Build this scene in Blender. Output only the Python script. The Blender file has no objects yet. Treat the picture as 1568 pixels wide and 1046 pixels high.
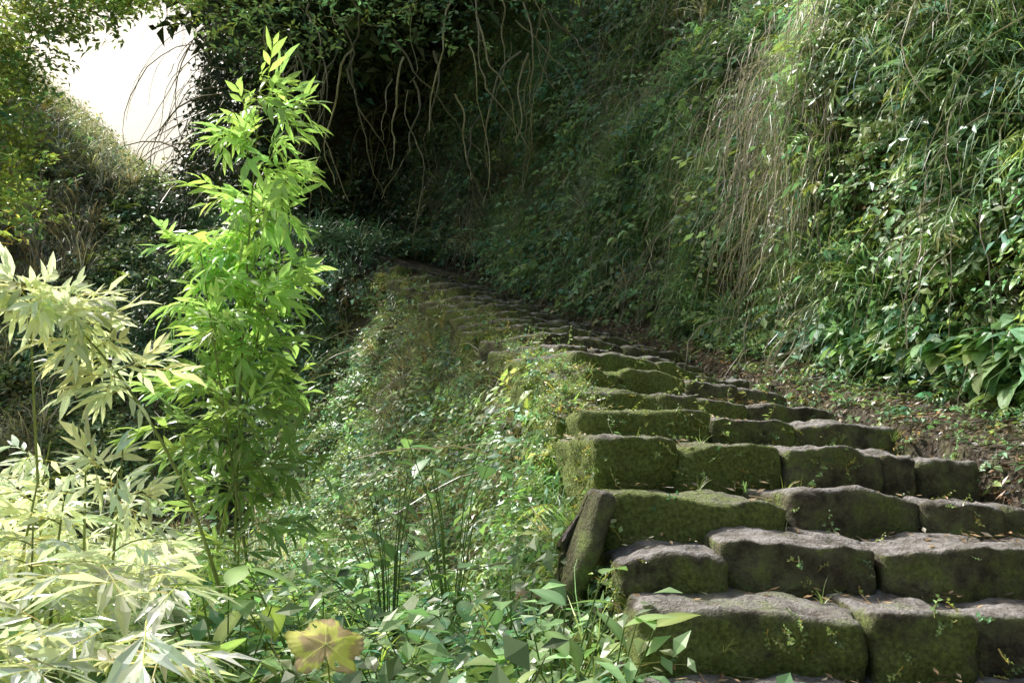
import bpy, math, numpy as np, bmesh
from mathutils import Vector
rng=np.random.default_rng(11)
U=rng.uniform
def smooth(a,b,x):
    t=np.clip((x-a)/(b-a),0,1); return t*t*(3-2*t)
def _h(i,j,k,s):
    n=(i*374761393+j*668265263+k*2147483647+s*974634777)&0xffffffff
    n=((n^(n>>13))*1274126177)&0xffffffff
    n=n^(n>>16)
    return (n&0xffff)/32767.5-1
def vn(x,y,z,s=0):
    x=np.asarray(x,float);y=np.asarray(y,float);z=np.asarray(z,float)
    x,y,z=np.broadcast_arrays(x,y,z)
    i=np.floor(x).astype(np.int64);j=np.floor(y).astype(np.int64);k=np.floor(z).astype(np.int64)
    a=x-i;b=y-j;c=z-k
    a=a*a*(3-2*a);b=b*b*(3-2*b);c=c*c*(3-2*c)
    r=0
    for di in (0,1):
        for dj in (0,1):
            for dk in (0,1):
                r=r+_h(i+di,j+dj,k+dk,s)*(a if di else 1-a)*(b if dj else 1-b)*(c if dk else 1-c)
    return r
def fbm(x,y,z,s=0,o=3):
    r=0;a=1.;f=1.
    for q in range(o):
        r=r+a*vn(np.asarray(x)*f,np.asarray(y)*f,np.asarray(z)*f,s+q);a*=.5;f*=2.1
    return r
# ---------------------------------------------------------------- materials
def mat(name):
    m=bpy.data.materials.new(name);m.use_nodes=True
    nt=m.node_tree;nt.nodes.clear()
    return m,nt,nt.nodes,nt.links
def leafmat(name,rough=.36,trans=.33,spec=.6):
    m,nt,N,L=mat(name)
    o=N.new('ShaderNodeOutputMaterial');p=N.new('ShaderNodeBsdfPrincipled')
    at=N.new('ShaderNodeAttribute');at.attribute_name='col'
    p.inputs['Roughness'].default_value=rough
    p.inputs['Specular IOR Level'].default_value=spec
    L.new(at.outputs['Color'],p.inputs['Base Color'])
    if trans==0:
        L.new(p.outputs[0],o.inputs[0]);return m
    t=N.new('ShaderNodeBsdfTranslucent')
    g=N.new('ShaderNodeMix');g.data_type='RGBA';g.blend_type='MULTIPLY';g.inputs[0].default_value=1
    g.inputs[7].default_value=(1.3,1.45,.85,1)
    L.new(at.outputs['Color'],g.inputs[6]);L.new(g.outputs[2],t.inputs['Color'])
    x=N.new('ShaderNodeMixShader');x.inputs[0].default_value=trans
    L.new(p.outputs[0],x.inputs[1]);L.new(t.outputs[0],x.inputs[2]);L.new(x.outputs[0],o.inputs[0])
    return m
LEAF=leafmat('leaf_green');LEAFD=leafmat('leaf_distant',.4,0,.5);LEAFP=leafmat('leaf_sunlit_bamboo',.32,.42,.6)
def stone_mat():
    m,nt,N,L=mat('mossy_stone')
    def math_(op,a,b,c=None):
        n=N.new('ShaderNodeMath');n.operation=op
        for i,v in enumerate((a,b,c)):
            if v is None: continue
            if isinstance(v,(int,float)): n.inputs[i].default_value=v
            else: L.new(v,n.inputs[i])
        return n.outputs[0]
    def rng_(v,a,b):
        n=N.new('ShaderNodeMapRange');n.inputs[1].default_value=a;n.inputs[2].default_value=b;L.new(v,n.inputs[0]);return n.outputs[0]
    def mix_(f,a,b):
        n=N.new('ShaderNodeMix');n.data_type='RGBA';L.new(f,n.inputs[0]);L.new(a,n.inputs[6]);L.new(b,n.inputs[7]);return n.outputs[2]
    def ramp(v,*st):
        r=N.new('ShaderNodeValToRGB');e=r.color_ramp.elements
        e[0].position=st[0][0];e[0].color=(*st[0][1],1);e[1].position=st[-1][0];e[1].color=(*st[-1][1],1)
        for s in st[1:-1]:
            q=e.new(s[0]);q.color=(*s[1],1)
        L.new(v,r.inputs[0]);return r.outputs[0]
    o=N.new('ShaderNodeOutputMaterial');p=N.new('ShaderNodeBsdfPrincipled');p.inputs['Roughness'].default_value=.85
    gm=N.new('ShaderNodeNewGeometry');sp=N.new('ShaderNodeSeparateXYZ');L.new(gm.outputs['Normal'],sp.inputs[0])
    def noise(s,d,r=.6):
        n=N.new('ShaderNodeTexNoise');n.inputs['Scale'].default_value=s;n.inputs['Detail'].default_value=d;n.inputs['Roughness'].default_value=r
        L.new(gm.outputs['Position'],n.inputs['Vector']);return n.outputs['Fac']
    n1=noise(4.5,8,.65);n2=noise(70,6);n3=noise(13,9,.75);nz=sp.outputs[2]
    grey=ramp(n3,(.36,(.16,.14,.115)),(.5,(.36,.34,.32)),(.64,(.6,.57,.57)))
    side=ramp(math_('MULTIPLY_ADD',n1,.5,math_('MULTIPLY',n3,.5)),(.4,(.075,.062,.04)),(.5,(.21,.21,.11)),(.59,(.30,.38,.12)))
    top=rng_(math_('MULTIPLY_ADD',n3,1.4,nz),1.2,1.6)
    c=mix_(top,side,grey)
    at=N.new('ShaderNodeAttribute');at.attribute_name='col';s2=N.new('ShaderNodeSeparateColor');L.new(at.outputs['Color'],s2.inputs[0])
    moss=ramp(n2,(.35,(.13,.17,.035)),(.7,(.38,.48,.12)))
    b=math_('ADD',math_('MULTIPLY_ADD',n1,.6,math_('MULTIPLY',n3,.5)),s2.outputs[0])
    b=math_('MULTIPLY_ADD',nz,-.15,b)
    c=mix_(rng_(b,.78,.95),c,moss)
    L.new(c,p.inputs['Base Color'])
    bp=N.new('ShaderNodeBump');bp.inputs['Strength'].default_value=1;bp.inputs['Distance'].default_value=.035
    L.new(math_('ADD',n2,n3),bp.inputs['Height']);L.new(bp.outputs[0],p.inputs['Normal'])
    L.new(p.outputs[0],o.inputs[0]);return m
STONE=stone_mat()
def soil_mat():
    m,nt,N,L=mat('forest_soil')
    o=N.new('ShaderNodeOutputMaterial');p=N.new('ShaderNodeBsdfPrincipled');p.inputs['Roughness'].default_value=.95
    gm=N.new('ShaderNodeNewGeometry')
    n1=N.new('ShaderNodeTexNoise');n1.inputs['Scale'].default_value=2.2;n1.inputs['Detail'].default_value=9;n1.inputs['Roughness'].default_value=.7
    n2=N.new('ShaderNodeTexNoise');n2.inputs['Scale'].default_value=30;n2.inputs['Detail'].default_value=5
    for n in(n1,n2):L.new(gm.outputs['Position'],n.inputs['Vector'])
    r=N.new('ShaderNodeValToRGB');e=r.color_ramp.elements
    e[0].position=.3;e[0].color=(.035,.028,.018,1);e[1].position=.68;e[1].color=(.13,.16,.055,1)
    q=e.new(.5);q.color=(.105,.085,.06,1)
    L.new(n1.outputs['Fac'],r.inputs[0])
    mr=N.new('ShaderNodeMapRange');mr.inputs[3].default_value=.4;mr.inputs[4].default_value=1.6;L.new(n2.outputs['Fac'],mr.inputs[0])
    mx=N.new('ShaderNodeMix');mx.data_type='RGBA';mx.blend_type='MULTIPLY';mx.inputs[0].default_value=1
    L.new(r.outputs[0],mx.inputs[6]);L.new(mr.outputs[0],mx.inputs[7]);L.new(mx.outputs[2],p.inputs['Base Color'])
    bp=N.new('ShaderNodeBump');bp.inputs['Distance'].default_value=.05;L.new(n2.outputs['Fac'],bp.inputs['Height']);L.new(bp.outputs[0],p.inputs['Normal'])
    L.new(p.outputs[0],o.inputs[0]);return m
SOIL=soil_mat()
# ---------------------------------------------------------------- mesh utils
def make_obj(name,V,T,C=None,material=None,smoothf=False,parent=None):
    V=np.asarray(V,np.float32);T=np.asarray(T,np.int32)
    me=bpy.data.meshes.new(name)
    k=T.shape[1]
    me.vertices.add(len(V));me.vertices.foreach_set('co',V.ravel())
    me.loops.add(T.size);me.loops.foreach_set('vertex_index',T.ravel())
    me.polygons.add(len(T));me.polygons.foreach_set('loop_start',np.arange(0,T.size,k,dtype=np.int32))
    me.update(calc_edges=True)
    me.polygons.foreach_set('use_smooth',np.full(len(T),smoothf,bool))
    if C is not None:
        a=me.color_attributes.new('col','FLOAT_COLOR','POINT')
        c=np.ones((len(V),4),np.float32);c[:,:3]=C;a.data.foreach_set('color',c.ravel())
    me.materials.append(material or LEAF)
    ob=bpy.data.objects.new(name,me);bpy.context.scene.collection.objects.link(ob)
    if parent:ob.parent=parent
    return ob
class Buf:
    def __init__(s):s.V=[];s.T=[];s.C=[];s.n=0
    def raw(s,V,T,C):
        V=np.asarray(V,np.float32);s.V.append(V);s.T.append(np.asarray(T)+s.n);s.C.append(np.broadcast_to(C,V.shape).astype(np.float32));s.n+=len(V)
    def inst(s,t,R,P,S,C):
        V,T,K=t
        N=len(P);M=len(V)
        if N==0:return
        W=np.einsum('nij,mj->nmi',R,V)*np.asarray(S).reshape(-1,1,1)+P[:,None,:]
        CC=np.clip(C[:,None,:]*K[None],0,.9)
        TT=T[None]+(np.arange(N)*M)[:,None,None]
        s.raw(W.reshape(-1,3),TT.reshape(-1,3),CC.reshape(-1,3))
    def obj(s,name,m=None,parent=None,smoothf=False):
        return make_obj(name,np.concatenate(s.V),np.concatenate(s.T),np.concatenate(s.C),m,smoothf,parent)
def leaf(L=1,W=.4,curve=.2,fold=.15,prof=None,seg=4):
    if seg==0:
        V=np.array([[0,0,0],[-W/2,L*.4,fold*W],[0,L,-curve*L],[W/2,L*.4,fold*W]]);return V,np.array([[0,2,1],[0,3,2]])
    prof=prof or (lambda t:math.sin(math.pi*t**.75))
    V=[];T=[]
    for i in range(seg+1):
        t=i/seg;w=W/2*max(prof(t),0.02);z=-curve*L*t*t
        V+=[[-w,L*t,z+fold*w],[0,L*t,z],[w,L*t,z+fold*w]]
    for i in range(seg):
        a=3*i;b=a+3
        T+=[[a,a+1,b+1],[a,b+1,b],[a+1,a+2,b+2],[a+1,b+2,b+1]]
    return np.array(V),np.array(T)
def heart(t): return (t*3)**.5 if t<.12 else math.cos((t-.12)/.88*math.pi/2)**.8*1.0
def eul(rx,ry,rz):
    cx,sx,cy,sy,cz,sz=math.cos(rx),math.sin(rx),math.cos(ry),math.sin(ry),math.cos(rz),math.sin(rz)
    return np.array([[cz,-sz,0],[sz,cz,0],[0,0,1]])@np.array([[1,0,0],[0,cx,-sx],[0,sx,cx]])@np.array([[cy,0,sy],[0,1,0],[-sy,0,cy]])
def tube(P,r0,r1,n=4):
    P=np.asarray(P,float);m=len(P);V=[];T=[]
    for i in range(m):
        d=P[min(i+1,m-1)]-P[max(i-1,0)];d/=np.linalg.norm(d)+1e-9
        a=np.cross(d,[0.31,.2,.93]);a/=np.linalg.norm(a)+1e-9;b=np.cross(d,a)
        r=r0+(r1-r0)*i/(m-1)
        for k in range(n):
            q=2*math.pi*k/n;V.append(P[i]+r*(a*math.cos(q)+b*math.sin(q)))
    for i in range(m-1):
        for k in range(n):
            a=i*n+k;b=i*n+(k+1)%n
            T+=[[a,b,b+n],[a,b+n,a+n]]
    return np.array(V),np.array(T)
class Tm:
    def __init__(s):s.V=[];s.T=[];s.K=[];s.n=0
    def add(s,VT,R=None,P=(0,0,0),k=1.):
        V,T=VT;V=V if R is None else V@R.T
        s.V.append(V+np.array(P));s.T.append(T+s.n);s.K.append(np.ones((len(V),3))*np.array(k));s.n+=len(V)
    def done(s):return np.concatenate(s.V),np.concatenate(s.T),np.concatenate(s.K)
STEM=np.array([1.3,.8,.7])
def ivy(n=8,ln=.05,seg=2,wr=.7):
    t=Tm();P=[np.zeros(3)];d=np.array([0,1.,.25])
    for i in range(n):
        d=d+U(-.35,.35,3)*[1,1,.5];d/=np.linalg.norm(d);P.append(P[-1]+d*ln*.6)
    t.add(tube(P,.0022,.001,3),k=STEM)
    for i in range(1,n+1):
        s=ln*U(.6,1.2);side=1 if i%2 else -1
        t.add(leaf(s,s*wr*U(.8,1.1),U(0,.3),.2,heart if seg else None,seg),eul(U(-.2,.7),U(-.5,.5),-side*U(.4,1.3)),P[i]+[0,0,ln*.3],k=U(.65,1.35))
    return t.done()
def rosette(n=6,ln=.12,wr=.6,seg=4,h=.1,prof=None):
    t=Tm()
    for i in range(n):
        az=2*math.pi*i/n+U(-.5,.5);hh=h*U(.5,1.3);rr=ln*U(.2,.8)
        p=np.array([math.sin(az)*rr,math.cos(az)*rr,hh])
        t.add(tube([[0,0,0],p*[.4,.4,.7],p],.003*ln/.1,.0015*ln/.1,3),k=STEM)
        s=ln*U(.6,1.2);t.add(leaf(s,s*wr,U(.1,.5),.12,prof,seg),eul(U(-.4,.5),U(-.4,.4),-az),p,k=U(.7,1.3))
    return t.done()
def fern(ln=.35,pairs=11,seg=0,n=1):
    t=Tm()
    for f in range(n):
        az=(f/(n)-.5)*4+U(-.4,.4) if n>1 else 0
        P=[];R=eul(0,0,-az)
        for i in range(pairs+1):
            q=i/pairs;P.append(np.array([0,ln*q,ln*(.55*q-.75*q*q)]))
        P=np.array(P)@R.T
        t.add(tube(P,.002,.001,3),k=STEM)
        for i in range(1,pairs+1):
            q=i/pairs;s=ln*.26*(1-q)**.6*U(.9,1.1)+.008
            for sd in(-1,1):
                t.add(leaf(s,s*.35,.25,.1,None,seg),R@eul(U(-.15,.15)-.25,0,-sd*1.25),P[i],k=U(.8,1.2))
    return t.done()
def grass(n=10,ln=.25,w=.008,droop=1.,spread=.5):
    t=Tm()
    for i in range(n):
        az=U(-math.pi,math.pi);el=U(.5,1.4);l=ln*U(.5,1.2);V=[];T=[];p=np.array([U(-.02,.02),U(-.02,.02),0]);d=np.array([math.sin(az)*math.cos(el),math.cos(az)*math.cos(el)+.3,math.sin(el)])
        sd=np.array([math.cos(az),-math.sin(az),0.])
        m=5
        for j in range(m+1):
            q=j/m;ww=w*(1-q**2)*.5+.0004;V+=[p-sd*ww,p+sd*ww];d=d+np.array([0,.0,-.45*droop*q]);d/=np.linalg.norm(d);p=p+d*l/m
        for j in range(m):
            a=2*j;T+=[[a,a+1,a+3],[a,a+3,a+2]]
        t.add((np.array(V),np.array(T)),k=U(.7,1.3))
    return t.done()
def bamboo_twig(n=7,ln=.13,seg=2,wr=.13):
    t=Tm();L=ln*1.3;P=[np.array([0,L*q,-.12*L*q*q]) for q in np.linspace(0,1,5)]
    t.add(tube(P,.0018,.001,3),k=[1.2,1,.7])
    for i in range(n):
        q=.25+.75*i/(n-1);sd=1 if i%2 else -1;s=ln*U(.7,1.2)
        az=sd*U(.5,1.1)*(1.1-q)+U(-.15,.15)
        t.add(leaf(s,s*wr*U(.85,1.2),U(.05,.4),.25,None,seg),eul(U(-.55,.25),U(-.6,.6),-az),[0,L*q,-.12*L*q*q],k=U(.75,1.25))
    return t.done()
def frame_surface(n,jit=.5,down=.4):
    N=len(n);z=n*.75+np.array([0,0,.45])+rng.normal(0,jit*.5,(N,3));z/=np.linalg.norm(z,axis=1)[:,None]
    y=rng.normal(0,.7,(N,3))+np.array([0,0,-down]);y-=z*(y*z).sum(1)[:,None];y/=np.linalg.norm(y,axis=1)[:,None]
    x=np.cross(y,z);return np.stack([x,y,z],2)
def frame_up(n,jit=.5,tilt=.25):
    N=len(n);o=n*[1,1,0]+rng.normal(0,jit,(N,3))*[1,1,0];o/=np.linalg.norm(o,axis=1)[:,None]+1e-6
    z=np.array([0,0,1.])+n*tilt+rng.normal(0,.12,(N,3));z/=np.linalg.norm(z,axis=1)[:,None]
    y=o-z*(o*z).sum(1)[:,None];y/=np.linalg.norm(y,axis=1)[:,None]
    return np.stack([np.cross(y,z),y,z],2)
# ---------------------------------------------------------------- terrain
LK=np.array([(-60,.5,-12),(-10,.4,-4.6),(0,.36,-1.6),(2.0,.35,-.85),(2.9,.34,-.447),(3.2,.33,-.29),(3.55,.33,-.105),(3.9,.33,.077),(4.4,.32,.225),(4.9,.34,.36),(5.4,.35,.50),(6.2,.27,.69),(7,.165,.87),(8,-.02,1.11),(9.5,-.27,1.465),(11,-.68,1.88),(13,-1.36,2.45),(14,-2.43,2.9),(15,-3.78,3.4),(16,-5.0,3.7),(17,-5.6,3.9),(200,-5.6,4)])
RK=np.array([(-60,2.1),(2.9,2.1),(3.9,2.1),(4.6,2.0),(5.5,1.9),(6.2,1.75),(7,1.62),(8.4,1.42),(10.1,1.0),(12,.4),(14,-.3),(15,-.9),(16,-1.6),(17,-2.2),(200,-2.2)])
SK=np.array([(-60,0),(3.2,-.05),(3.6,.1),(4.2,.5),(5,.8),(6,1.),(9,1.2),(14,1.),(200,1)])
xl=lambda y:np.interp(y,LK[:,0],LK[:,1]);zl=lambda y:np.interp(y,LK[:,0],LK[:,2])
xr=lambda y:np.interp(y,RK[:,0],RK[:,1]);sk=lambda y:np.interp(y,SK[:,0],SK[:,1])
def zr(y): return zl(y-sk(y))-.08
gap=lambda y:np.interp(y,[3,4.5,6,8,10,14,16,200],[1.1,1.0,.8,.65,.6,.5,.5,.5])
def floorz(x,y): return -1.0-.06*np.clip(y-3,0,8)+.12*vn(x*.8,y*.8,0,5)-.1*np.clip(-x-2,0,6)+.35*np.clip(-x-7,0,30)*.5
def height(x,y):
    L,Rr,g=xl(y),xr(y),gap(y)
    el=np.clip(L-x,0,None);er=np.clip(x-Rr,0,None)
    t=np.clip((x-L)/(Rr-L),0,1)
    path=zl(y)*(1-t)+zr(y)*t-.30*(1-smooth(0,.12,x-Rr))*(1-smooth(13.4,14,y))
    fl=floorz(x,y)
    slope=np.interp(y,[2,4,8,13],[3.2,3.0,2.5,2.0])
    bank=zl(y)-.1-.2*(1-smooth(4.4,5.,y))-slope*el*(1-.25*smooth(.6,1.6,el))+.30*fbm(x*1.3,y*1.3,2,3,2)*np.clip(el*2,0,1)
    k=6;left=np.log(np.exp(k*np.clip(bank,-9,9))+np.exp(k*fl))/k
    hc=10.5*smooth(-4,3,y)
    st=3.3+.9*vn(0,y*.5,0,9)
    cl=np.minimum(np.clip(er-g,0,None)*st,hc+ .25*np.clip(er-g-3,0,60))
    right=zr(y)+.22*np.clip(er/g,0,1)**1.3*g+cl
    z=np.where(x<L,left,np.where(x>Rr,right,path))
    yy=y+.8*vn(x*.35,y*.3,0,21)
    w=smooth(-5.45,-4.6,x+ (y-18)*.31)
    hl=-1.3+(6.5+.9*np.clip(-x-7.6,0,5)+.5*vn(x*.9,0,0,44))*smooth(10.8,17.8,yy)
    hb=3.3+13*np.clip((yy-17.2)/3.2,0,1)
    hb=np.where(y>16.6,hb,-5)
    hill=np.where(w>0,hl*(1-w)+np.maximum(hb,hl*(w<1))*w,hl)
    hill=np.where(w>0, np.where(y>16.6,hill,hl*(1-w)+(-9)*w), hl)
    return np.maximum(z,hill)
Y=np.concatenate([-np.geomspace(120,1,25),np.arange(-.8,1.6,.3),np.arange(1.6,16.5,.08),np.arange(16.5,21,.06),np.geomspace(21.3,400,30)])
le=np.concatenate([np.geomspace(400,12,16),np.arange(11.6,4,-.22),np.arange(4,0,-.06)])
ci=np.concatenate([[0,.004],np.linspace(0,1,16)[1:]])
ge=np.linspace(0,1,8)[1:]
re=np.concatenate([np.arange(.035,3.6,.035),np.geomspace(3.9,400,18)])
rows=[]
for y in Y:
    L,Rr,g=xl(y),xr(y),gap(y)
    rows.append(np.concatenate([L-le,L+(Rr-L)*ci,Rr+g*ge,Rr+g+re]))
X=np.array(rows);YY=np.repeat(Y[:,None],X.shape[1],1)
Z=height(X,YY)
gx=np.gradient(Z,axis=1)/np.maximum(np.gradient(X,axis=1),1e-4)
steep=smooth(.6,2.2,np.abs(gx))
er=np.clip(X-xr(YY)-gap(YY),0,None)
nz=fbm(X*.0+Z*.55,YY*.6,X*.3,31,3)
X2=X-np.where(er>0,steep*np.clip(er*4,0,1)*(.05+.42*nz),0)
Y2=YY-smooth(17,18,YY)*(1-smooth(22,26,YY))*.7*fbm(X*.5,Z*.4,0,41,3)
Z2=Z+.03*fbm(X*3,YY*3,0,51,2)*((X<xl(YY))|(er>0))
R_,C_=X.shape
GV=np.stack([X2,Y2,Z2],2).reshape(-1,3)
ii=np.arange(R_*C_).reshape(R_,C_)
GQ=np.stack([ii[:-1,:-1],ii[:-1,1:],ii[1:,1:],ii[1:,:-1]],2).reshape(-1,4)
make_obj('ground',GV,GQ,None,SOIL,True)
TR=np.concatenate([GQ[:,[0,1,2]],GQ[:,[0,2,3]]])
def tri_prep(GV,TR):
    A=GV[TR[:,0]];B=GV[TR[:,1]];Cc=GV[TR[:,2]]
    cr=np.cross(B-A,Cc-A);ar=np.linalg.norm(cr,axis=1)/2;nrm=cr/(2*ar[:,None]+1e-12)
    return A,B,Cc,ar,nrm
GT=tri_prep(GV,TR)
cen=(GT[0]+GT[1]+GT[2])/3
cx,cy,cz=cen.T
vis=(cy>1.2)&(cy<26)&(np.abs(cx)/cy<.72)&(cz/cy<.55)&(cz/cy>-.5)
def scat(mask,n,G=None):
    A,B,Cc,ar,nrm=G or GT
    w=ar*mask;w=w/w.sum();k=rng.choice(len(w),n,p=w)
    a=rng.random(n);b=rng.random(n);f=a+b>1;a[f]=1-a[f];b[f]=1-b[f]
    return A[k]+(B[k]-A[k])*a[:,None]+(Cc[k]-A[k])*b[:,None],nrm[k]
CXL=xl(cy);CXR=xr(cy);CG=gap(cy)
edge=.05+.05*smooth(4.5,7,cy)
m_bank=vis&(cx<CXL-edge)&(cz>floorz(cx,cy)+.12)&(cy<15)&(cx>CXL-4.5)&(cy>2.2)
m_cliff=vis&(cx>CXR+CG*.95)&(cy<17.2)
m_litter=vis&(cx>CXR-.05)&(cx<CXR+CG*1.05)&(cy<15)
m_outer=m_litter&(cx>CXR+CG*.55)
m_back=vis&(cy>16.3)&(cx>-6.0-(cy-18)*.3)
m_top=vis&(cy>13.6)&(cy<17.2)&((cx<-2.)|(cy>15.2))&(cx>-7)
m_hill=vis&(cx<CXL-1)&(cy>9.5)&~m_back&~m_bank
m_floor=vis&(cx<CXL-.05)&(cz<=floorz(cx,cy)+.25)&(cy<12)
def cols(P,base,var=.32,hue=.15,s=60,patch=.4):
    N=len(P);b=np.array(base)[None]*np.exp(rng.normal(0,var,N))[:,None]
    b=b*(1+patch*fbm(P[:,0]*.9,P[:,1]*.9,P[:,2]*.9,s,2))[:,None]
    h=rng.normal(0,hue,N);b=b*np.stack([1+h*1.3,1+h*.3,1-h],1)
    return np.clip(b,.004,.88)
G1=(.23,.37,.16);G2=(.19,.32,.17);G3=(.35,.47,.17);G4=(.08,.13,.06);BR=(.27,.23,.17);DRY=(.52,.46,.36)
C1=(.31,.47,.24);C2=(.26,.41,.24)
def spread(buf,mask,n,temps,frame,base,off=(0,.1),sc=(.7,1.3),thr=None,seed=70,f=.8,G=None,**kw):
    P,Nn=scat(mask,n,G)
    if thr is not None:
        v=fbm(P[:,0]*f,P[:,1]*f,P[:,2]*f,seed,2);k=v>thr;P=P[k];Nn=Nn[k]
    P=P+Nn*U(off[0],off[1],(len(P),1))
    idx=rng.integers(0,len(temps),len(P))
    for i,t in enumerate(temps):
        q=idx==i;p=P[q]
        if len(p)==0:continue
        R=frame(Nn[q]);buf.inst(t,R,p,U(sc[0],sc[1],len(p)),cols(p,base,s=seed+3,**kw))
fs=lambda n:frame_surface(n);fu=lambda n:frame_up(n)
ivyS=[ivy(8,.045,0) for _ in range(4)];ivyM=[ivy(9,.065,2) for _ in range(4)];ivyL=[ivy(7,.1,2) for _ in range(3)]
ivyF=[ivy(9,.09,0) for _ in range(4)];ivyFF=[ivy(8,.13,0,.6) for _ in range(4)]
ros=[rosette(6,.09,.6,3,.07) for _ in range(3)];rosB=[rosette(5,.17,.75,4,.14,heart) for _ in range(5)]
fern1=[fern(.32,11,0,3) for _ in range(3)];fernS=[fern(.16,9,0,3) for _ in range(3)]
gr=[grass(12,.28,.008) for _ in range(4)];grL=[grass(14,.45,.012,1.6) for _ in range(3)];grD=[grass(16,.6,.009,2.4) for _ in range(3)]
bt=[bamboo_twig(7,.1,2) for _ in range(5)];btF=[bamboo_twig(7,.15,0,.16) for _ in range(4)]
# ---- cliff foliage
cb=Buf()
near=m_cliff&(cy<9)
spread(cb,near,7000,ivyM,fs,C2,(0,.16),thr=-.35,seed=70)
spread(cb,m_cliff,12000,ivyS,fs,C1,(0,.12),thr=-.6,seed=75)
spread(cb,near,2200,ivyL,fs,C1,(.05,.25),thr=0,seed=80,f=1.2)
spread(cb,m_cliff&(cy>8),8000,ivyF,fs,C2,(0,.3),thr=-.3,seed=85)
spread(cb,m_cliff,2600,ros,fu,C1,(0,.1),thr=.0,seed=90)
spread(cb,near,2400,fern1,fu,C1,(.02,.15),thr=0,seed=95,f=1.2)
spread(cb,m_cliff&(cz<cy*.33),3600,grL,fu,C1,(.05,.16),thr=0,seed=100,f=1.2)
spread(cb,m_cliff,2600,grD,fu,C1,(.05,.18),(.6,1.2),thr=-.05,seed=101,f=1.1)
spread(cb,m_cliff,1500,grD,fu,DRY,(.05,.18),(.6,1.2),thr=.1,seed=102,f=1.1)
spread(cb,m_cliff&(cy<8)&(cz<cy*.10),1100,rosB,fu,C1,(0,.15),(.6,1.15),thr=-.3,seed=105)
spread(cb,m_cliff&(cz>cy*.2)&(cx>cy*.3),1700,bt,fs,G3,(.05,.4),(.9,1.4),thr=-.1,seed=110)
spread(cb,m_cliff,3500,ivyS,fs,BR,(0,.12),thr=-.1,seed=115)
spread(cb,m_cliff,2800,gr,fu,DRY,(0,.14),thr=0,seed=117,f=1.3)
cb.obj('cliff_foliage')
# ---- back wall + hill
bb=Buf()
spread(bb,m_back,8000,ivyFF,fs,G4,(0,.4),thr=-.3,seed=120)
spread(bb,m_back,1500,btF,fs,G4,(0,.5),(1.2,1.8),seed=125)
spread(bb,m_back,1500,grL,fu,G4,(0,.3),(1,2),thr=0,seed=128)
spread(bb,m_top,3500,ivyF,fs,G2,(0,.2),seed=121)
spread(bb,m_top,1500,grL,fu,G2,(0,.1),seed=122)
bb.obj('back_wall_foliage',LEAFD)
hb_=Buf()
spread(hb_,m_hill,9000,ivyFF,fs,(.30,.37,.22),(0,.3),(.5,1.),thr=-.3,seed=130)
spread(hb_,m_hill,6000,grL,fu,(.46,.42,.33),(0,.3),(1,1.6),thr=-.1,seed=135)
spread(hb_,m_hill,3000,btF,fs,G3,(0,.4),(1,1.6),seed=138)
hb_.obj('hillside_foliage')
# ---- bank
kb=Buf()
spread(kb,m_bank,12000,ivyS,fs,C1,(0,.08),(.5,1.2),thr=-.35,seed=140,f=1.4)
spread(kb,m_bank,6500,ivyM,fs,C1,(0,.14),(.6,1.3),thr=-.15,seed=145,f=1.6)
spread(kb,m_bank,1000,ivyL,fs,G2,(.03,.16),(.6,1.1),thr=0,seed=146,f=1.6)
spread(kb,m_bank,4500,ivyS,fs,BR,(0,.08),thr=-.1,seed=150)
spread(kb,m_bank,4500,gr,fu,(.33,.39,.2),(0,.06),(.35,1.),thr=-.1,seed=155,f=1.5)
spread(kb,m_bank,4600,gr,fu,DRY,(0,.08),(.4,1.),thr=-.1,seed=158,f=1.6)
spread(kb,m_bank,2200,fernS,fu,G1,(0,.07),(.8,1.6),thr=0,seed=160,f=1.4)
spread(kb,m_bank,1500,ros,fu,G1,(0,.06),(.7,1.5),thr=0,seed=165)
spread(kb,m_bank&(cy<5)&(cx>CXL-.5),1500,ivyM,fs,G1,(0,.06),(.4,.9),seed=166)
spread(kb,m_bank&(cy<5)&(cx>CXL-.5),600,gr,fu,G3,(0,.03),(.4,.8),seed=167)
kb.obj('bank_foliage')
# ---- litter
lb=Buf()
dead=[]
for _ in range(3):
    t=Tm()
    for i in range(6):
        s=U(.02,.05);t.add(leaf(s,s*U(.35,.6),U(-.4,.4),.3,None,2),eul(U(-.3,.3),U(-.5,.5),U(0,6)),[U(-.12,.12),U(-.12,.12),U(0,.02)],k=U(.4,1.5))
    for i in range(3):
        a=U(0,6);p=np.array([U(-.1,.1),U(-.1,.1),.008]);t.add(tube([p,p+[.08*math.cos(a),.08*math.sin(a),.01]],.0018,.001,3),k=.6)
    dead.append(t.done())
flat=lambda n:frame_surface(n,.15,0)
spread(lb,m_litter,3800,dead,flat,(.28,.21,.16),(0,.02),seed=170)
spread(lb,m_litter&(cy<9),900,ros,fu,G1,(0,.0),(.3,.7),thr=-.1,seed=172)
spread(lb,m_litter,2200,ivyS,fs,G1,(0,.02),(.4,.9),thr=-.1,seed=174,f=1.6)
spread(lb,m_outer,1500,ivyM,fs,G1,(0,.1),(.6,1.1),thr=-.3,seed=175)
spread(lb,m_outer,500,fernS,fu,G1,(0,.03),(.8,1.5),seed=176)
spread(lb,m_outer&(cy<6.5),320,rosB,fu,G1,(0,.03),(.4,.8),seed=177)
lb.obj('leaf_litter')
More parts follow.
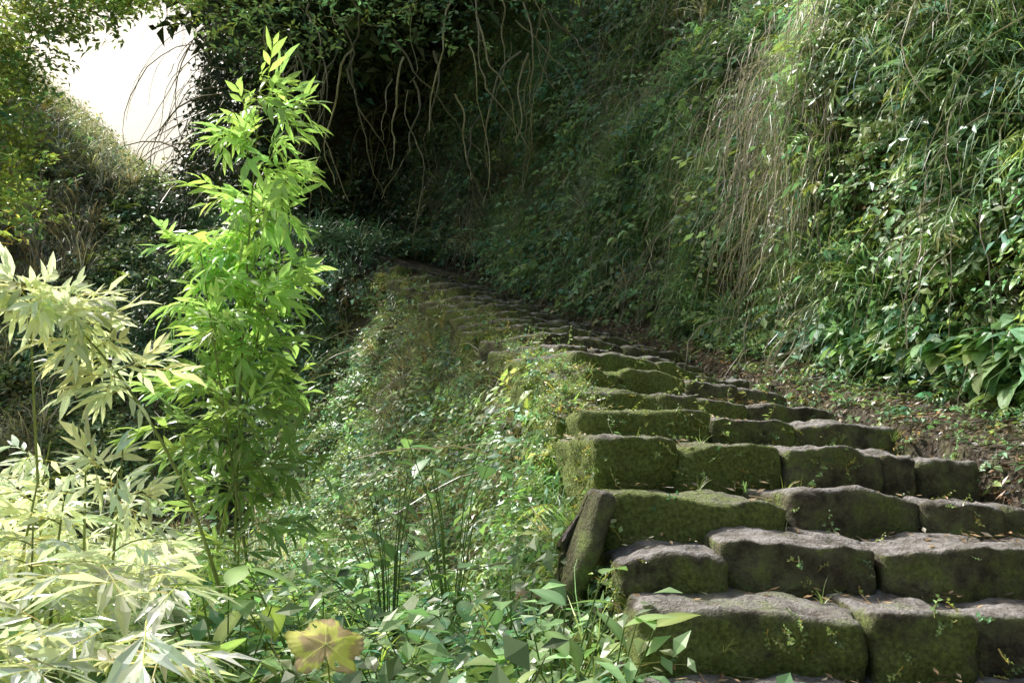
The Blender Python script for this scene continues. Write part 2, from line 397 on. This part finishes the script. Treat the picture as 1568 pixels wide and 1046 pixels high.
# ---- floor foliage
fb=Buf();fw=Buf()
mf=m_floor
lanc=[rosette(7,.13,.32,4,.22) for _ in range(3)]
mL=mf&(cx<-.33*cy)
GLARE_WH=(.84,.87,.74)  # near-white leaf colour paints in the blown-out sunlight
spread(fw,mL,4200,[bamboo_twig(8,.11,2,.2) for _ in range(5)],fs,GLARE_WH,(0,.65),(.8,1.3),seed=180,hue=.05,var=.15)
fw.obj('painted_sunlit_grass',LEAFP)
spread(fb,mf&~mL,1300,[bamboo_twig(8,.1,2,.16) for _ in range(5)],fs,G3,(0,.35),(.8,1.2),seed=181)
spread(fb,mf,1300,grL,fu,G3,(0,.1),(.4,.9),seed=182)
spread(fb,mf,2400,lanc,fu,G1,(0,.15),(.5,1.),seed=184)
spread(fb,mf,2200,rosB,fu,G2,(0,.25),(.3,.7),seed=186)
spread(fb,mf,6500,ivyM,fs,G1,(0,.3),(.8,1.5),seed=188)
spread(fb,mf,1800,fernS,fu,G3,(0,.25),(.8,1.6),seed=189)
fb.obj('undergrowth')
# ---------------------------------------------------------------- stone steps
bm=bmesh.new();bmesh.ops.create_cube(bm,size=2);bmesh.ops.subdivide_edges(bm,edges=bm.edges[:],cuts=25,use_grid_fill=True)
bm.verts.index_update();SV=np.array([v.co[:] for v in bm.verts]);SF=np.array([[v.index for v in f.verts] for f in bm.faces]);bm.free()
SV=np.sign(SV)*np.abs(SV)**.75
def block(c,u,w,d,h,moss,seed,tilt=0.,amp=1.):
    a=np.array([w/2,d/2,h/2]);r=min(U(.014,.035),h*.4)
    q=SV*a;inn=np.clip(q,-(a-r),a-r);df=q-inn;n=np.linalg.norm(df,axis=1)[:,None];q=inn+np.where(n>0,df/np.maximum(n,1e-9)*r,0)
    nn=q/a;nn/=np.linalg.norm(nn,axis=1)[:,None]
    f=fbm(q[:,0]*5+seed*7.3,q[:,1]*5,q[:,2]*5,3,3);g=fbm(q[:,0]*16+seed,q[:,1]*16,q[:,2]*16,9,3)
    q=q+nn*(f*.022+g*.013)[:,None]*amp
    q[:,2]-=np.where(q[:,2]>0,(.012*np.abs(q[:,0]/a[0])**5+.014*vn(q[:,0]*6+seed,0,0,8)),0)
    q[:,2]+=q[:,0]*tilt
    q[:,1]+=.022*np.abs(q[:,0]/a[0])**5*(q[:,1]<0)
    q[:,1]+=.05*(q[:,2]/a[2]<.2)*(q[:,1]<0)*np.abs(q[:,2]/a[2]-.2)
    u=np.array([u[0],u[1],0]);v=np.array([-u[1],u[0],0])
    return np.asarray(c)+q[:,:1]*u+q[:,1:2]*v+q[:,2:]*[0,0,1]
SQ=SF
zs=[-.93,-.77,-.61,-.447,-.29,-.112,.07,.22]
while zs[-1]<2.55: zs.append(zs[-1]+.138)
V_=[];F_=[];C_2=[];n0=0
STEPS=[]
for i,z in enumerate(zs):
    yl=float(np.interp(z,LK[:,2],LK[:,0]));x0=float(xl(yl))+(.0 if yl<5 else .08)
    yr=yl+float(sk(yl+.3));x1=float(xr(yr))+.05
    zt=float(-.10*smooth(-.35,-.05,z)*(1-.5*smooth(.6,2,z)))
    p0=np.array([x0,yl]);p1=np.array([x1,yr]);W=np.linalg.norm(p1-p0);u=(p1-p0)/W;v=np.array([-u[1],u[0]])
    STEPS.append((p0,p1,z,zt))
    nb=3 if yl>7 else int(rng.integers(3,6));ws=U(.5,1.5,nb);ws/=ws.sum();s=0
    tread=.5 if yl<5 else .75
    for b in range(nb):
        w=W*ws[b];m=(s+w/2);s+=w
        tt=m/W;zz=z+zt*tt+U(-.022,.022);jf=U(-.05,.05)
        h=.30+U(0,.04)
        c2=p0+u*m+v*(tread/2+jf)
        moss=np.clip(.55-.42*tt+U(-.12,.1),0,.5)*(.8 if yl<3.4 else 1 if yl<6.5 else .65)
        ja=U(-.08,.08);u2=np.array([u[0]-u[1]*ja,u[1]+u[0]*ja])
        V=block([c2[0],c2[1],zz-h/2],u2,w*.985,tread,h,moss,i*9+b,zt/W+U(-.07,.07))
        V_.append(V);F_.append(SQ+n0);C_2.append(np.full((len(V),3),moss));n0+=len(V)
SVV=np.concatenate(V_);SFF=np.concatenate(F_)
make_obj('stone_steps',SVV,SFF,np.concatenate(C_2),STONE,True)
def slab(name,c,w,d,h,ang,tilt,moss):
    V=block([0,0,0],(math.cos(ang),math.sin(ang)),w,d,h,moss,U(0,50),0,.6)
    R=np.array([[math.cos(tilt),0,math.sin(tilt)],[0,1,0],[-math.sin(tilt),0,math.cos(tilt)]])
    make_obj(name,V@R.T+np.array(c),SQ,np.full((len(V),3),moss),STONE,True)
slab('leaning_kerb_stone',(.235,3.5,-.36),.085,.2,.5,.2,.32,.2)
kv=[];kf=[];kc=[];n0=0
yy=4.6
while yy<13.3:
    l=U(.35,.6);y2=yy+l
    a=np.array([xl(yy)-.02,yy]);b=np.array([xl(y2)-.02,y2]);u=(b-a)/np.linalg.norm(b-a)
    zc=(zl(yy)+zl(y2))/2
    V=block([*(a+b)/2,zc-.23-.05*float(smooth(6,8,yy))+U(-.04,.04)],u,np.linalg.norm(b-a)*.98,.22,.26,.4,yy,(zl(y2)-zl(yy))/np.linalg.norm(b-a)*.95)
    kv.append(V);kf.append(SQ+n0);kc.append(np.full((len(V),3),U(.3,.55)));n0+=len(V);yy=y2
KV=np.concatenate(kv);KF=np.concatenate(kf)
make_obj('mossy_kerb',KV,KF,np.concatenate(kc),STONE,True)
pb=Buf();P=[]
for (p0,p1,z,zt) in STEPS[1:]:
    for k in range(28):
        t=U(0,1)**1.2;v=np.array([-(p1-p0)[1],(p1-p0)[0]]);v/=np.linalg.norm(v)
        q=p0+(p1-p0)*t+v*U(.14,.36);P.append([q[0],q[1],z+zt*t+.005])
P=np.array(P);up=np.tile([0,-.3,1.],(len(P),1));up/=np.linalg.norm(up,axis=1)[:,None]
k=rng.random(len(P))
q=k<.5;pb.inst(dead[0],frame_surface(up[q],.1,0),P[q],U(.5,1,q.sum()),cols(P[q],(.4,.3,.2)))
q=(k>.5)&(k<.64);pb.inst(ivyS[0],frame_surface(up[q]),P[q],U(.4,.8,q.sum()),cols(P[q],G3))
q=(k>.75)&(k<.82);pb.inst(gr[0],frame_up(up[q]),P[q],U(.15,.35,q.sum()),cols(P[q],G3))
ST=tri_prep(SVV,np.concatenate([SFF[:,[0,1,2]],SFF[:,[0,2,3]]]))
sc_=(ST[0]+ST[1])/2
ms=(ST[4][:,2]<.6)&(ST[4][:,1]<.2)&(sc_[:,1]>2.2)&(sc_[:,1]<9)
tl=np.clip((sc_[:,0]-.3)/1.6,0,1);ms=ms*(1.1-.75*tl)
tiny=[ivy(6,.011,0,.9) for _ in range(4)]
spread(pb,ms,11000,tiny,fs,G3,(0,.006),(.7,1.5),thr=.05,seed=300,f=4,G=ST)
spread(pb,ms,550,ivyS,fs,G3,(0,.01),(.3,.6),thr=.2,seed=304,f=3,G=ST)
spread(pb,ms,240,gr,fu,G3,(0,.0),(.15,.35),thr=.0,seed=306,f=3,G=ST)
KT=tri_prep(KV,np.concatenate([KF[:,[0,1,2]],KF[:,[0,2,3]]]))
kc_=(KT[0]+KT[1])/2
mk=(KT[4][:,2]>-.2)*1.
spread(pb,mk,4500,tiny,fs,G3,(0,.01),(1,2.4),thr=-.2,f=2,seed=31,G=KT)
spread(pb,mk,1300,ivyS,fs,C1,(0,.02),(.3,.8),thr=-.1,f=2,G=KT)
spread(pb,mk*(kc_[:,1]<8.5),300,gr,fu,(.33,.38,.2),(0,.0),(.2,.45),thr=-.1,f=2,seed=33,G=KT)
pb.obj('step_weeds')
# ---------------------------------------------------------------- bamboo
def culm_plant(name,base,top,bend,nb,twl,col,lo=.3,brl=.45,tw=None,den=1):
    b=Buf();base=np.array(base,float);top=np.array(top,float)
    ts=np.linspace(0,1,14);P=np.array([base+(top-base)*t+np.array(bend)*(t*t-t)*-1 for t in ts])
    V,T=tube(P,.009,.003,6);b.raw(V,T,np.array([.3,.33,.14]))
    for i in range(nb):
        t=lo+(1-lo)*(i/nb)**.9;p=np.array([np.interp(t,ts,P[:,k]) for k in range(3)])
        az=U(0,6.28);l=brl*(1.25-t*.8)*U(.6,1.2)
        d=np.array([math.cos(az),math.sin(az)*.8,.75]);Q=[p]
        for j in range(6):
            d=d+np.array([0,0,-.16]);d/=np.linalg.norm(d);Q.append(Q[-1]+d*l/6)
        V,T=tube(Q,.003,.0012,4);b.raw(V,T,np.array([.3,.32,.12]))
        for j in range(1,7):
            for r in range(den):
                dd=d*.6+rng.normal(0,.45,3)+[0,0,.1];dd/=np.linalg.norm(dd)
                z=np.array([0,0,1.])+rng.normal(0,.4,3);z-=dd*(z@dd);z/=np.linalg.norm(z)
                R=np.stack([np.cross(dd,z),dd,z],1)[None]
                pp=np.array(Q[j])[None]
                b.inst(tw[rng.integers(len(tw))],R,pp,[U(.65,1.15)*twl],cols(pp,col,.15,.06))
    return b.obj(name,LEAFP)
btn=[bamboo_twig(5,.125,3,.25) for _ in range(6)]
BC=(.40,.56,.22)
culm_plant('bamboo_plant',(-1.25,4.6,-1.0),(-1.28,4.9,1.9),(-.12,0,0),40,1.,BC,.32,.38,btn)
culm_plant('bamboo_plant',(-1.05,4.4,-1.0),(-1.5,4.7,1.0),(0,0,0),27,.95,BC,.3,.36,btn)
culm_plant('bamboo_plant',(-1.5,4.8,-1.0),(-1.2,5.0,1.3),(.1,0,0),27,.95,BC,.3,.36,btn)
GLARE_PC=(.87,.88,.78)  # bamboo leaves whitened to carry sun glare in their colour
culm_plant('bamboo_plant',(-1.58,3.6,-1.0),(-1.74,3.55,.58),(-.05,0,0),7,.85,GLARE_PC,.95,.2,btn)
culm_plant('bamboo_plant',(-1.0,3.9,-1.0),(-1.75,3.5,.62),(.45,0,.75),16,.85,GLARE_PC,.66,.15,btn)
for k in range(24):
    x=U(-2.4,-1.2);y=U(2.8,4.4);culm_plant('bamboo_shrub',(x,y,-1.05),(x+U(-.2,.2),y+U(-.2,.2),U(-.5,.08)),(U(-.1,.1),0,0),9,.75,GLARE_PC if x<-1.35 else BC,.2,.24,btn)
# ---------------------------------------------------------------- foreground broad leaves
def broad_plant(name,base,leaves,col,wr=.42,prof=None,s=1.):
    b=Buf();base=np.array(base,float)
    for (dx,dy,dz,az,pit,ln) in leaves:
        p=base+np.array([dx,dy,dz]);V,T=tube([base+[dx*.1,dy*.1,0],base+np.array([dx*.45,dy*.5,dz*.65]),p],.004,.002,5);b.raw(V,T,np.array([.2,.28,.1]))
        V,T=leaf(ln,ln*wr,.25,.15,prof,9);K=np.ones((len(V),3));K[1::3]*=1.35
        b.inst((V,T,K),eul(pit,U(-.3,.3),-az)[None],p[None],[1.],cols(p[None],col,.15,.05,patch=0))
    return b.obj(name,smoothf=True)
def rnd_leaves(n,h,r,ln):
    return [(U(-r,r),U(-r,r*.5),h*U(.35,1.1),U(-3.1,3.1),U(-.6,.5),ln*U(.7,1.2)) for _ in range(n)]
broad_plant('broadleaf_plant',(.12,2.75,-.95),rnd_leaves(18,.6,.16,.13),G1)
broad_plant('broadleaf_plant',(.22,2.6,-.95),rnd_leaves(16,.5,.16,.13),G3)
broad_plant('broadleaf_plant',(-.25,3.1,-1.),rnd_leaves(14,.5,.2,.14),G2,.5)
broad_plant('broadleaf_plant',(-.55,3.0,-1.),rnd_leaves(18,.66,.25,.18),G1,.42)
broad_plant('broadleaf_plant',(-.8,2.9,-1.),rnd_leaves(15,.62,.25,.17),G3,.4)
broad_plant('broadleaf_plant',(-.1,2.5,-.95),rnd_leaves(22,.38,.25,.09),G2,.8,heart)
broad_plant('broadleaf_plant',(-.4,2.4,-.95),rnd_leaves(18,.30,.25,.09),G1,.8,heart)
broad_plant('broadleaf_plant',(.0,3.6,-.9),rnd_leaves(14,.5,.3,.11),G1,.5)
broad_plant('broadleaf_plant',(-.5,4.2,-.9),rnd_leaves(16,.8,.3,.13),G2,.5)
broad_plant('broadleaf_plant',(-.3,4.9,-.8),rnd_leaves(16,.9,.3,.14),G2,.6)
def lobed(name,c,r,R):
    V=[[0,0,0]];K=[(.6,.55,.2)];n=120;rings=10
    for k in range(1,rings+1):
        for i in range(n):
            a=2*math.pi*i/n;q=k/rings
            rad=r*(.86+.11*math.cos(5*(a-1.57))+.045*math.cos(9*a+1)+.02*math.cos(31*a))*(1-.6*math.exp(-((a-math.pi*1.5)/.12)**2))
            X_,Y_=rad*q*math.cos(a)*1.15,rad*q*math.sin(a)
            V.append([X_,Y_,.10*r*float(vn(X_/r*2.3,Y_/r*2.3,0,6))*q-.10*r*q*q])
            v=float(fbm(X_/r*2.2,Y_/r*2.2,2.3,14,3))
            c0=np.array((.85,.83,.2))*(1+.12*v) if v<.3 else np.array((.62,.46,.24))
            K.append(np.clip(c0,0,.88)*(1 if q<.95 else .55))
    T=[[0,1+i,1+(i+1)%n] for i in range(n)]
    for k in range(rings-1):
        for i in range(n):
            a=1+k*n+i;b=1+k*n+(i+1)%n
            cc=V[a];h=fbm(cc[0]/r*4,cc[1]/r*4,5.,77,2)
            if h>.85 and k>2: continue
            T+=[[a,a+n,b+n],[a,b+n,b]]
    V=np.array(V)@R.T+np.array(c);b=Buf();b.raw(V,np.array(T),np.array(K))
    c=np.array(c)
    for j in range(5):
        aa=math.pi/2+(j-2)*1.15;L=r*.85
        P_=np.array([[0,0,.0015],[L*.5*math.cos(aa),L*.5*math.sin(aa),.0025],[L*math.cos(aa),L*math.sin(aa),-.003]])@R.T+c
        VV,TT=tube(P_,.0011,.0004,4);b.raw(VV,TT,np.array([.8,.8,.4]))
    VV,TT=tube([c,c+[.02,.06,-.25],c+[.03,.05,-.55]],.002,.003,5);b.raw(VV,TT,np.array([.3,.33,.1]))
    b.obj(name,smoothf=True)
lobed('yellow_lobed_leaf',(-.40,2.2,-.40),.082,eul(.75,.12,.2))
# ---------------------------------------------------------------- vines
vb=Buf()
def vine(p,n,l,d0,g,r,col,wob=.5):
    P=[np.array(p,float)];d=np.array(d0,float)
    for i in range(n):
        d=d+rng.normal(0,wob,3)*.35+np.array([0,0,-g]);d/=np.linalg.norm(d);P.append(P[-1]+d*l/n)
    V,T=tube(P,r,r*.4,4);vb.raw(V,T,np.array(col)*U(.5,1.4))
P,Nn=scat(m_cliff&(cz>cy*.08),1300)
for p,n in zip(P,Nn): vine(p+n*.12,9,U(.4,1.4),n*.9+[0,0,.2],.35,U(.002,.008),(.38,.35,.27))
P,Nn=scat(m_back&(cz>4),180)
for p,n in zip(P,Nn): vine(p+n*.3,10,U(1,4),n*1.2,.3,U(.006,.022),(.22,.2,.11))
P,Nn=scat(m_bank|m_hill,800)
for p,n in zip(P,Nn): vine(p+n*.03,8,U(.3,1.1),n+[0,0,.3],.2,U(.002,.007),DRY)
for k in range(620):
    y=U(6.5,8.0);x=float(xr(y)+gap(y))+U(.2,.6);z0=U(1.8,3.4);vine((x-.53-.1*U(),y,z0),8,U(.4,1.0),(-.3,-.25,.1),.5,U(.002,.0045),(.52,.46,.40),.45)
for k in range(48):
    x=U(-3.2,.6);y=U(11.3,13.2);vine((x,y,U(4.6,6.2)),14,U(1.0,2.6),(U(-.5,.5),-.2,-.5),.25,U(.004,.018),(.4,.37,.23),.7)
vb.obj('hanging_vines')
# ---------------------------------------------------------------- overhanging trees
def tree(name,base,trunk_top,limbs,clumps,r0,lt,col,nl,rad,m=None):
    e=bpy.data.objects.new(name,None);bpy.context.scene.collection.objects.link(e)
    b=Buf();P=[np.array(base)+(np.array(trunk_top)-np.array(base))*t+rng.normal(0,.1,3)*(0<t<1) for t in np.linspace(0,1,7)]
    V,T=tube(P,r0,r0*.6,8);b.raw(V,T,np.array([.16,.13,.09]))
    for c in limbs:
        a=np.array(trunk_top,float);c=np.array(c,float);Q=[a+(c-a)*t+np.array([0,0,.6*math.sin(math.pi*t)])+rng.normal(0,.12,3)*(0<t<1) for t in np.linspace(0,1,9)]
        V,T=tube(Q,r0*.3,.012,6);b.raw(V,T,np.array([.16,.13,.09]))
    b.obj('wood',parent=e)
    b=Buf()
    for c,rr in clumps:
        p=rng.normal(0,.45,(nl,3))*rr+np.array(c);idx=rng.integers(0,len(lt),nl)
        n=rng.normal(0,.5,(nl,3))+[0,0,1];n/=np.linalg.norm(n,axis=1)[:,None]
        for i,t in enumerate(lt):
            q=idx==i;b.inst(t,frame_surface(n[q],.8),p[q],U(.8,1.3,q.sum())*rad,cols(p[q],col))
    b.obj('foliage',m,parent=e);return e
cf=[ivy(8,.2,0,.55) for _ in range(3)]
cl1=[((U(-4.9,-.4),U(12.6,17.5),U(7.2,8.8)),(1.3,1.3,.6)) for _ in range(56)]
tree('shade_canopy_tree',(4.0,13.5,9),(.5,13.8,9.3),[c for c,_ in cl1[::4]],cl1,.3,cf,G4,80,1.1,LEAFD)  # canopy added overhead to block sun and keep the recess dark
cl2=[((-4.75,8.8,3.0),(.35,.6,.5)),((-4.8,9,3.7),(.3,.6,.4)),((-4.7,9.4,4.35),(.5,.5,.25)),((-3.5,10,4.9),(.8,.6,.3)),((-2.6,10.3,4.6),(.8,.4,.6)),((-4.75,8.8,2.4),(.4,.6,.5)),((-1.2,10,4.8),(.9,.5,.4)),((.4,9.5,4.8),(.7,.5,.25)),((-4.3,9.8,4.75),(.5,.5,.2))]
tree('leaning_tree',(-8.6,11,-.5),(-7.4,10,4),[c for c,_ in cl2[:3]],cl2[:4]+cl2[5:6]+cl2[8:],.14,[ivy(8,.08,0,.5) for _ in range(3)],G3,170,1.)
tree('overhanging_shrub',(2.8,10.5,4.5),(1.8,10.3,5.4),[c for c,_ in cl2[6:8]],cl2[6:8]+cl2[4:5],.08,[ivy(8,.08,0,.5) for _ in range(3)],G2,80,1.)
# ---------------------------------------------------------------- light, camera
sc=bpy.context.scene
EL,AZ=48,50
w=bpy.data.worlds.new('World');sc.world=w;w.use_nodes=True
nt=w.node_tree;bg=nt.nodes['Background'];sk_=nt.nodes.new('ShaderNodeTexSky');sk_.sky_type='NISHITA';sk_.sun_disc=False
sk_.sun_elevation=math.radians(EL);sk_.sun_rotation=math.radians(-AZ);sk_.dust_density=10;sk_.air_density=2;sk_.ozone_density=2.5
nt.links.new(sk_.outputs[0],bg.inputs[0]);bg.inputs[1].default_value=.15
sd=bpy.data.lights.new('sun','SUN');sd.energy=5;sd.angle=math.radians(3);sd.color=(1,.98,.95)
so=bpy.data.objects.new('sun',sd);sc.collection.objects.link(so)
D=Vector((-math.sin(math.radians(AZ))*math.cos(math.radians(EL)),math.cos(math.radians(AZ))*math.cos(math.radians(EL)),math.sin(math.radians(EL))))
so.rotation_euler=D.to_track_quat('Z','Y').to_euler();so.location=(-8,10,20)
cd=bpy.data.cameras.new('camera');cd.lens=35;cd.sensor_width=36;cd.clip_end=2000;cd.clip_start=.05
co=bpy.data.objects.new('camera',cd);sc.collection.objects.link(co);co.location=(0,0,0);co.rotation_euler=(math.radians(96.6),0,0)
sc.camera=co
sc.view_settings.view_transform='Standard';sc.view_settings.look='None';sc.view_settings.exposure=0
